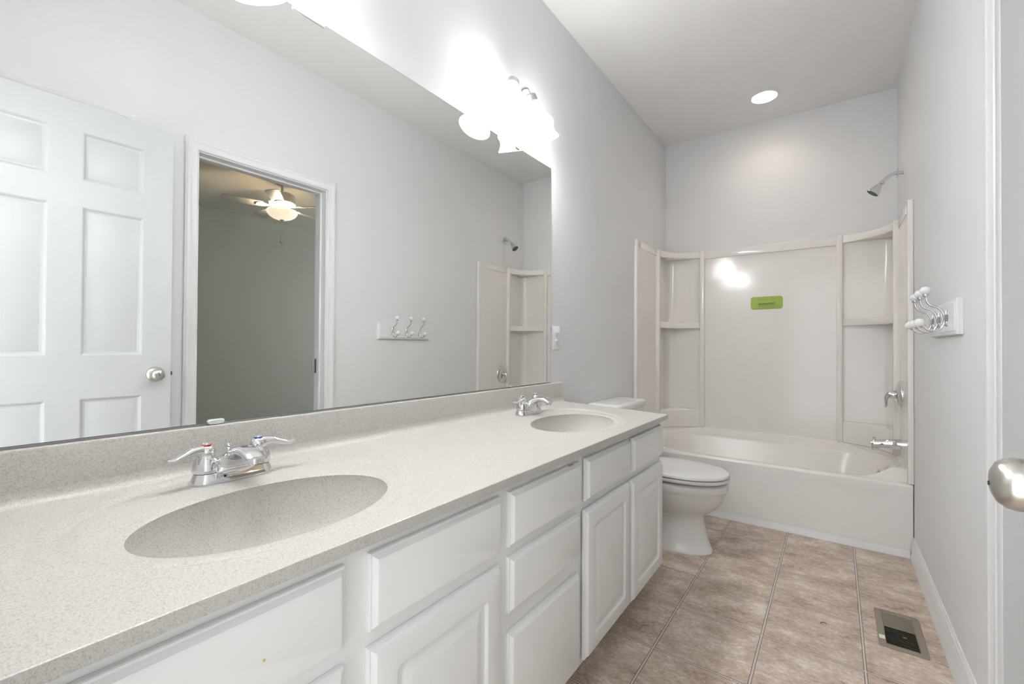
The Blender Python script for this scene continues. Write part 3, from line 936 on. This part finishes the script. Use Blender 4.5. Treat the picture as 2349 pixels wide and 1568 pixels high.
def bathtub():
    root = thing('bathtub', 'white alcove bathtub with plain front at the end of the room', 'bathtub', ((TX0 + TX1) / 2, (TY0 + TY1) / 2, 0))
    bm = BM()
    nx, ny = 146, 96
    ysl = [TY0 + 0.0 + 0.02 * (k / 8) for k in range(8)] + [TY0 + 0.02 + (TY1 - TY0 - 0.02) * k / (ny - 8) for k in range(ny - 7)]
    V = [[bm.verts.new((TX0 + (TX1 - TX0) * i / nx, y, tub_z(TX0 + (TX1 - TX0) * i / nx, y))) for y in ysl] for i in range(nx + 1)]
    for i in range(nx):
        for j in range(len(ysl) - 1): bm.faces.new((V[i][j], V[i + 1][j], V[i + 1][j + 1], V[i][j + 1]))
    part('basin', bm, 'tub', root, angle=60)
    bm = BM()
    zt = tub_z(0.7, TY0)
    prof = [(TY0, zt + 0.0005), (TY0, 0.320), (TY0 + 0.002, 0.312), (TY0 + 0.003, 0.28), (TY0 + 0.003, 0.0), (TY0 + 0.04, 0.0), (TY0 + 0.04, 0.31), (TY0 + 0.012, zt - 0.004)]
    loft(bm, [[Vector((x, y, z)) for y, z in prof] for x in (TX0, TX1)])
    part('apron', bm, 'apron', root, angle=60)
    bm = BM()
    lathe(bm, [(0.036, 0), (0.036, 0.006), (0.030, 0.011), (0.006, 0.013)], (1.350, 3.37, 0.318), (-1, 0, 0.25), 28)
    part('overflow_plate', bm, 'chrome', root, 'chrome overflow plate')
    bm = BM()
    lathe(bm, [(0.034, 0), (0.034, 0.004), (0.026, 0.006), (0.008, 0.004)], (1.18, 3.37, tub_z(1.18, 3.37)), (0, 0, 1), 28)
    part('drain', bm, 'chrome', root, 'chrome drain')
bathtub()

# ------------------------------------------------------------------ tub surround
def surround():
    ZS0, ZS1 = 0.434, 1.822
    root = thing('tub_surround', 'glossy white three-wall tub surround with corner shelves', 'tub surround', (W / 2, YB, ZS0))
    G = 0.0006
    xl, xr, yb = 0.018, W - 0.018, YB - 0.022        # panel faces
    # back panel: recessed field framed by a top band
    bm = BM()
    box(bm, 0.300, 1.178, yb, YB - G, ZS0, ZS1 - 0.05)
    box(bm, 0.300, 1.178, yb - 0.013, YB - G, ZS1 - 0.062, ZS1, 0.005, 3)
    part('back_panel', bm, 'panel', root)
    for side, x0, x1, s in (('side_panel', G, xl, 1), ('side_panel', xr, W - G, -1)):
        bm = BM()
        box(bm, x0, x1, 3.040, 3.46, ZS0, ZS1 - 0.045)
        a, b = (x0, x1 + 0.005) if s > 0 else (x0 - 0.005, x1)
        box(bm, a, b, 3.118, 3.46, ZS1 - 0.047, ZS1, 0.003, 2)
        part(side, bm, 'panel', root)
        a, b = (G, 0.0235) if s > 0 else (W - 0.0235, W - G)
        bm = BM()
        box(bm, a, b, 3.012, 3.050, ZS0 - 0.06, ZS1 + 0.004, 0.004, 3)
        part('front_flange', bm, 'panel', root)
    for mx in (False, True):
        fx = (lambda x: W - x) if mx else (lambda x: x)
        # corner niche with a rounded inner corner
        R = 0.055
        path = [(0.019, 3.45)]
        path += [(0.019 + R - R * math.cos(a), YB - 0.020 - R + R * math.sin(a)) for a in [PI / 2 * k / 8 for k in range(9)]]
        path += [(0.300, YB - 0.020)]
        bm = BM()
        out = [(x - 0.0165, y + 0.0) if k == 0 else ((max(x - 0.0165, G)) if k < 9 else x, YB - G if k > 0 else y) for k, (x, y) in enumerate(path)]
        lo = [[Vector((fx(x), y, z)) for x, y in path] for z in (ZS0, ZS1 - 0.01)]
        loft(bm, lo, closed=False)
        part('corner_panel', bm, 'panel', root, angle=60)
        bm = BM()
        for (x0, x1, y0, y1) in ((G, 0.046, 3.438, 3.470), (0.282, 0.316, YB - 0.048, YB - G)):
            bmc = BM()
            a, b = sorted((fx(x0), fx(x1)))
            box(bmc, a, b, y0, y1, ZS0, ZS1 + 0.003, 0.006, 3)
            part('corner_column', bmc, 'panel', root)
        # shelves: quarter shapes with a hollowed front edge
        def arc(sag, p0=(0.040, 3.456), p1=(0.296, YB - 0.036), n=14):
            a, b = Vector((*p0, 0)), Vector((*p1, 0))
            nrm = Vector((b.y - a.y, -(b.x - a.x), 0)).normalized() * -1
            return [a.lerp(b, k / n) + nrm * sag * 4 * (k / n) * (1 - k / n) for k in range(n + 1)]
        def shelf(name, z0, z1, sag, lip=0.0, bev=0.006):
            fr = arc(sag)
            back = [Vector((0.296, YB - 0.014, 0)), Vector((0.06, YB - 0.014, 0)), Vector((0.014, YB - 0.06, 0)), Vector((0.014, 3.456, 0))]
            poly = fr + back
            cen = Vector((0.07, YB - 0.08, 0))
            bmx = BM()
            def ring(z, ins):
                out_ = []
                for k, p in enumerate(poly):
                    q = p + (cen - p).normalized() * ins if k < len(fr) else p
                    out_.append(Vector((fx(q.x), q.y, z)))
                return out_
            rs = [ring(z0, bev), ring(z0 + bev * 0.5, bev * 0.25), ring(z0 + bev, 0), ring(z1 - bev, 0), ring(z1 - bev * 0.5, bev * 0.25), ring(z1, bev)]
            if lip: rs += [ring(z1 + 0.0002, 0.014), ring(z1 - lip, 0.020)]
            loft(bmx, rs)
            part(name, bmx, 'panel', root, angle=50)
        if not mx: line = []
        line.append([Vector((fx(p.x), p.y - 0.001, ZS0 + 0.001)) for p in arc(0.042)])
        shelf('corner_shelf', 1.772, ZS1 - 0.002, 0.055)
        shelf('corner_shelf', 1.214, 1.262, 0.045, lip=0.006)
        shelf('corner_ledge', ZS0 - 0.03, 0.575, 0.042, bev=0.010)
    pts = line[0] + [Vector((0.32, yb - 0.0015, ZS0 + 0.001)), Vector((1.16, yb - 0.0015, ZS0 + 0.001))] + line[1][::-1]
    part('caulk_line', tube(BM(), pts, 0.0022, None, 8, side=(0, 0, 1), sub=1), 'caulk', root, 'aged yellowish caulk line')
surround()

# ------------------------------------------------------------------ green adhesive holder on the surround
def holder():
    x0, x1, z0, z1 = 0.638, 0.842, 1.347, 1.440
    yf = YB - 0.0225
    root = thing('shower_holder', 'bright green plastic holder stuck to the back of the tub surround', 'holder', ((x0 + x1) / 2, yf, z0))
    bm = BM()
    rings = [[Vector((a, yf - h, b)) for a, b in rrect(x0 + i, x1 - i, z0 + i, z1 - i, 0.018, 6)] for i, h in ((0, 0), (0, 0.003), (0.002, 0.0045))]
    loft(bm, rings)
    pl_ = part('plate', bm, 'green', root)
    cx = (x0 + x1) / 2
    bm = BM()
    tube(bm, [(cx - 0.051, yf - 0.016, 1.394), (cx + 0.051, yf - 0.016, 1.394)], 0.0105, None, 18)
    box(bm, cx - 0.048, cx + 0.048, yf - 0.016, yf - 0.004, 1.399, 1.4035)
    part('bar', bm, 'green', root)
    part('label_patch', boxbm(cx - 0.052, cx + 0.051, yf - 0.0052, yf - 0.0044, z0 + 0.003, 1.380), 'green_dark', pl_, 'darker green patch')
    for x in (cx - 0.051, cx + 0.049):
        bm = BM()
        sphere(bm, (x, yf - 0.0045, 1.423), 0.0035, 12)
        part('peg', bm, 'green', pl_)
holder()

# ------------------------------------------------------------------ shower head, valve, spout
def shower():
    y, z = 3.405, 2.088
    root = thing('wall_shower', 'chrome shower head on a bent arm high above the tub', 'shower head', (W, y, z))
    bm = BM()
    tube(bm, [(W + 0.0, y, z), (W - 0.030, y, z + 0.002), (W - 0.055, y, z - 0.002), (W - 0.078, y, z - 0.018), (W - 0.098, y, z - 0.038)], 0.0100, None, 16)
    part('arm', bm, 'chrome', root)
    bm = BM()
    lathe(bm, [(0.0105, 0), (0.030, 0.000), (0.030, 0.003), (0.022, 0.007), (0.0105, 0.010)], (W - 0.026, y, z + 0.001), (-1, 0, 0.03), 28)
    part('flange', bm, 'chrome', root)
    d = Vector((-0.62, 0, -0.78)).normalized()
    o = Vector((W - 0.094, y, z - 0.034))
    bm = BM()
    lathe(bm, [(0.011, 0), (0.0145, 0.003), (0.0145, 0.013), (0.011, 0.016), (0.012, 0.020), (0.017, 0.026), (0.022, 0.040), (0.030, 0.062), (0.0335, 0.073), (0.0335, 0.078)], o, d, 32)
    h = part('head', bm, 'chrome', root)
    bm = BM()
    lathe(bm, [(0.0315, 0.0782), (0.0300, 0.0800), (0.004, 0.0805)], o, d, 32)
    part('spray_face', bm, 'slot', h, 'dark spray face')
    # valve
    vy, vz, vx = 3.37, 0.797, W - 0.0182
    root = thing('tub_valve', 'chrome round shower valve with lever on the surround wall', 'valve', (vx, vy, vz))
    bm = BM()
    lathe(bm, [(0.083, 0), (0.083, 0.003), (0.080, 0.009), (0.068, 0.017), (0.045, 0.023), (0.024, 0.026), (0.022, 0.026)], (vx, vy, vz), (-1, 0, 0), 48)
    part('escutcheon', bm, 'chrome', root)
    bm = BM()
    lathe(bm, [(0.022, 0.024), (0.022, 0.040), (0.019, 0.050)], (vx, vy, vz), (-1, 0, 0), 28)
    tube(bm, [(vx - 0.030, vy, vz + 0.004), (vx - 0.048, vy, vz + 0.004), (vx - 0.062, vy, vz - 0.014), (vx - 0.066, vy, vz - 0.040), (vx - 0.064, vy, vz - 0.060), (vx - 0.069, vy, vz - 0.074)], [0.020, 0.019, 0.015, 0.012, 0.010, 0.009], [0.020, 0.017, 0.011, 0.007, 0.005, 0.004], 16, side=(0, 1, 0))
    part('lever', bm, 'chrome', root)
    # spout
    sz = 0.512
    root = thing('tub_spout', 'chrome tub spout with pull-up diverter over the tub end', 'tub spout', (vx, vy, sz))
    bm = BM()
    tube(bm, [(vx, vy, sz), (vx - 0.035, vy, sz), (vx - 0.080, vy, sz - 0.004), (vx - 0.118, vy, sz - 0.009), (vx - 0.134, vy, sz - 0.011)], [0.029, 0.029, 0.025, 0.024, 0.021], [0.030, 0.030, 0.025, 0.026, 0.022], 28, side=(0, 1, 0), power=2.4)
    box(bm, vx - 0.132, vx - 0.100, vy - 0.017, vy + 0.017, sz - 0.043, sz - 0.015, 0.004, 2)
    part('spout', bm, 'chrome', root)
    bm = BM()
    lathe(bm, [(0.0045, 0), (0.0045, 0.010), (0.0085, 0.012), (0.0085, 0.016), (0.006, 0.018)], (vx - 0.120, vy, sz + 0.012), (0, 0, 1), 16)
    part('diverter_knob', bm, 'chrome', root)
shower()

# ------------------------------------------------------------------ hook rack
def hooks():
    y0, y1, z0, z1 = 1.945, 2.425, 1.110, 1.226
    zc = 1.166
    root = thing('hook_rack', 'white board with three double chrome hooks and white ball tips on the wall', 'hook rack', (W, (y0 + y1) / 2, z0))
    bm = BM()
    panel_loft(bm, W - 0.0006, y0, y1, z0, z1, [(0, 0, 1e-4), (0, 0.012, 1e-4), (0.003, 0.0145, 1e-4), (0.010, 0.016, 1e-4), (0.013, 0.0185, 1e-4)], -1, 1)
    bd = part('board', bm, 'trim', root, angle=20)
    for y in (y0 + 0.032, y1 - 0.032):
        bm = BM()
        lathe(bm, [(0.004, 0), (0.004, 0.001)], (W - 0.019, y, zc), (-1, 0, 0), 12)
        part('screw_cap', bm, 'white_plastic', bd)
    B = W - 0.0190
    for y in (2.062, 2.190, 2.318):
        bm = BM()
        lathe(bm, [(0.011, 0), (0.011, 0.002), (0.006, 0.005)], (B, y, zc + 0.018), (-1, 0, 0), 16)
        lathe(bm, [(0.011, 0), (0.011, 0.002), (0.006, 0.005)], (B, y, zc - 0.018), (-1, 0, 0), 16)
        tube(bm, [(B - 0.003, y, zc + 0.026), (B - 0.005, y, zc + 0.01), (B - 0.005, y, zc - 0.01), (B - 0.003, y, zc - 0.026)], [0.006, 0.010, 0.010, 0.006], [0.003, 0.004, 0.004, 0.003], 12, side=(0, 1, 0))
        tube(bm, [(B - 0.006, y, zc - 0.012), (B - 0.007, y, zc + 0.004), (B - 0.013, y, zc + 0.024), (B - 0.024, y, zc + 0.037), (B - 0.040, y, zc + 0.045), (B - 0.050, y, zc + 0.058), (B - 0.053, y, zc + 0.078)], 0.0038, None, 12)
        tube(bm, [(B - 0.006, y, zc + 0.012), (B - 0.008, y, zc - 0.014), (B - 0.016, y, zc - 0.034), (B - 0.032, y, zc - 0.043), (B - 0.048, y, zc - 0.038), (B - 0.059, y, zc - 0.026)], 0.0038, None, 12)
        lathe(bm, [(0.0055, 0), (0.0085, 0.004), (0.0085, 0.011), (0.006, 0.013)], (B - 0.053, y, zc + 0.074), (-0.05, 0, 1), 16)
        lathe(bm, [(0.0055, 0), (0.0080, 0.004), (0.0080, 0.010), (0.006, 0.012)], (B - 0.057, y, zc - 0.028), (-0.6, 0, 0.7), 16)
        h = part('hook', bm, 'chrome', root, 'chrome double hook')
        bm = BM()
        sphere(bm, (B - 0.0545, y, zc + 0.0975), 0.0155, 20, (1, 1, 0.88))
        part('ball_tip', bm, 'ceramic', h, 'white ceramic ball')
        bm = BM()
        sphere(bm, (B - 0.070, y, zc - 0.012), 0.0145, 20)
        part('ball_tip', bm, 'ceramic', h, 'white ceramic ball')
hooks()

# ------------------------------------------------------------------ floor register
def register():
    x0, x1, y0, y1 = 1.273, 1.409, 2.068, 2.355
    root = thing('floor_register', 'taupe metal floor register with louvers beside the baseboard', 'floor register', ((x0 + x1) / 2, (y0 + y1) / 2, 0))
    ix0, ix1, iy0, iy1 = 1.296, 1.3855, 2.092, 2.333
    bm = BM()
    R1 = rrect(x0, x1, y0, y1, 0.012, 5); R2 = rrect(x0 + 0.004, x1 - 0.004, y0 + 0.004, y1 - 0.004, 0.010, 5)
    R3 = rrect(ix0 - 0.002, ix1 + 0.002, iy0 - 0.002, iy1 + 0.002, 0.002, 5); R4 = rrect(ix0, ix1, iy0, iy1, 0.002, 5)
    loft(bm, [[Vector((a, b, z)) for a, b in R] for R, z in ((R1, 0.0005), (R1, 0.002), (R2, 0.0045), (R3, 0.0045), (R4, 0.002), (R4, 0.0005))], False, False)
    fr = part('frame', bm, 'taupe', root)
    part('duct', boxbm(ix0, ix1, iy0, iy1, 0.0003, 0.0009), 'duct', root, 'dark duct opening')
    ym = (iy0 + iy1) / 2 + 0.005
    bm = BM()
    n = 21
    for k in range(n):
        yy = iy0 + (iy1 - iy0) * (k + 0.5) / n
        tl = -0.0009 if yy > ym else 0.0016
        hw = 0.0019 if yy > ym else 0.0021
        loft(bm, [[Vector((x, yy - hw, 0.0030 + tl)), Vector((x, yy + hw, 0.0030 - tl)), Vector((x, yy + hw, 0.0022 - tl)), Vector((x, yy - hw, 0.0022 + tl))] for x in (ix0, ix1)])
    part('louver_grille', bm, 'taupe', root)
    part('sticker_scrap', boxbm(x0 + 0.003, x0 + 0.020, y0 + 0.047, y0 + 0.072, 0.0046, 0.0052), 'white_plastic', fr, 'torn white sticker scrap')
    bm = BM()
    loft(bm, [[Vector((a, b, z)) for a, b in rrect(1.345, 1.357, 2.158, 2.168, 0.004, 3)] for z in (0.0052, 0.0058)])
    part('rust_spot', bm, 'rust', fr, 'orange rust spot')
register()

bm = BM()
tube(bm, [(1.104, 2.092, 0.0012), (1.100, 2.099, 0.0012), (1.105, 2.106, 0.0012), (1.113, 2.107, 0.0012), (1.118, 2.103, 0.0012)], 0.0010, None, 8)  # small dark C-shaped scrap of debris on the tiles
tag(finish('curled_scrap', bm, 'black'), 'tiny black curled scrap lying on the tile floor', 'clip')

# ------------------------------------------------------------------ bedroom ceiling fan (seen in the mirror)
def fan():
    fx, fy = 3.456, 2.254
    root = thing('ceiling_fan', 'white five-blade ceiling fan with lit bowl in the bedroom beyond the doorway', 'ceiling fan', (fx, fy, HC))
    def L(name, bm, m, par, lab=None): return finish(name, bm, m, par, 45, lab)
    bm = BM()
    lathe(bm, [(0.070, -0.001), (0.070, -0.012), (0.062, -0.030), (0.045, -0.044), (0.018, -0.048)], (0, 0, 0), (0, 0, 1), 32)
    L('canopy', bm, 'fan', root)
    bm = BM()
    lathe(bm, [(0.013, -0.045), (0.013, -0.125)], (0, 0, 0), (0, 0, 1), 16)
    L('downrod', bm, 'fan', root)
    bm = BM()
    lathe(bm, [(0.018, -0.110), (0.040, -0.122), (0.095, -0.130), (0.118, -0.142), (0.122, -0.160), (0.122, -0.220), (0.128, -0.228), (0.122, -0.240), (0.075, -0.250), (0.070, -0.290), (0.080, -0.296)], (0, 0, 0), (0, 0, 1), 40)
    L('motor_housing', bm, 'fan', root)
    for k in range(5):
        a = math.radians(288 + 72 * k)
        rot = Matrix.Rotation(a, 4, 'Z') @ Matrix.Rotation(math.radians(-13), 4, 'X')
        bm = BM()
        ol = [(0.175, -0.048), (0.30, -0.056), (0.45, -0.062), (0.505, -0.060), (0.525, -0.048), (0.533, -0.020), (0.533, 0.020), (0.525, 0.048), (0.505, 0.060), (0.45, 0.062), (0.30, 0.056), (0.175, 0.048)]
        loft(bm, [[Vector((x, y, z)) for x, y in ol] for z in (-0.003, 0.003)])
        bmesh.ops.transform(bm, matrix=Matrix.Translation((0, 0, -0.262)) @ rot, verts=bm.verts)
        b = L('blade', bm, 'fan', root)
        bm = BM()
        ol = [(0.075, -0.014), (0.13, -0.014), (0.165, -0.034), (0.215, -0.034), (0.235, -0.018), (0.235, 0.018), (0.215, 0.034), (0.165, 0.034), (0.13, 0.014), (0.075, 0.014)]
        loft(bm, [[Vector((x, y, z)) for x, y in ol] for z in (-0.008, -0.004)])
        bmesh.ops.transform(bm, matrix=Matrix.Translation((0, 0, -0.262)) @ rot, verts=bm.verts)
        L('blade_bracket', bm, 'fan', b)
    bm = BM()
    lathe(bm, [(0.138, -0.302), (0.146, -0.310), (0.142, -0.330), (0.122, -0.358), (0.090, -0.380), (0.050, -0.394), (0.012, -0.398), (0.012, -0.394), (0.048, -0.390), (0.087, -0.376), (0.118, -0.356), (0.137, -0.330), (0.141, -0.311), (0.135, -0.303)], (0, 0, 0), (0, 0, 1), 40, closed_ends=False)
    L('light_bowl', bm, 'bowl', root, 'glowing frosted glass bowl')
    bm = BM()
    lathe(bm, [(0.022, -0.396), (0.018, -0.404), (0.008, -0.412), (0.003, -0.420)], (0, 0, 0), (0, 0, 1), 20)
    L('finial', bm, 'fan', root)
    ld = bpy.data.lights.new('fan_lamp', 'POINT')
    ld.energy, ld.shadow_soft_size, ld.color = 9.0, 0.03, (1.0, 0.80, 0.58)
    lo = bpy.data.objects.new('fan_lamp', ld)
    lo.location = (0, 0, -0.335)
    lo.parent = root
    COL.objects.link(lo)
    for x, y, z1 in ((-0.02, -0.018, -0.640), (0.0, 0.006, -0.668)):
        bm = BM()
        tube(bm, [(x, y, -0.395), (x, y, z1 + 0.025)], 0.0017, None, 8, sub=2)
        lathe(bm, [(0.002, 0.028), (0.006, 0.018), (0.010, 0.004), (0.009, 0), (0.003, -0.001)], (x, y, z1), (0, 0, 1), 16)
        L('pull_chain', bm, 'fan', root)
fan()
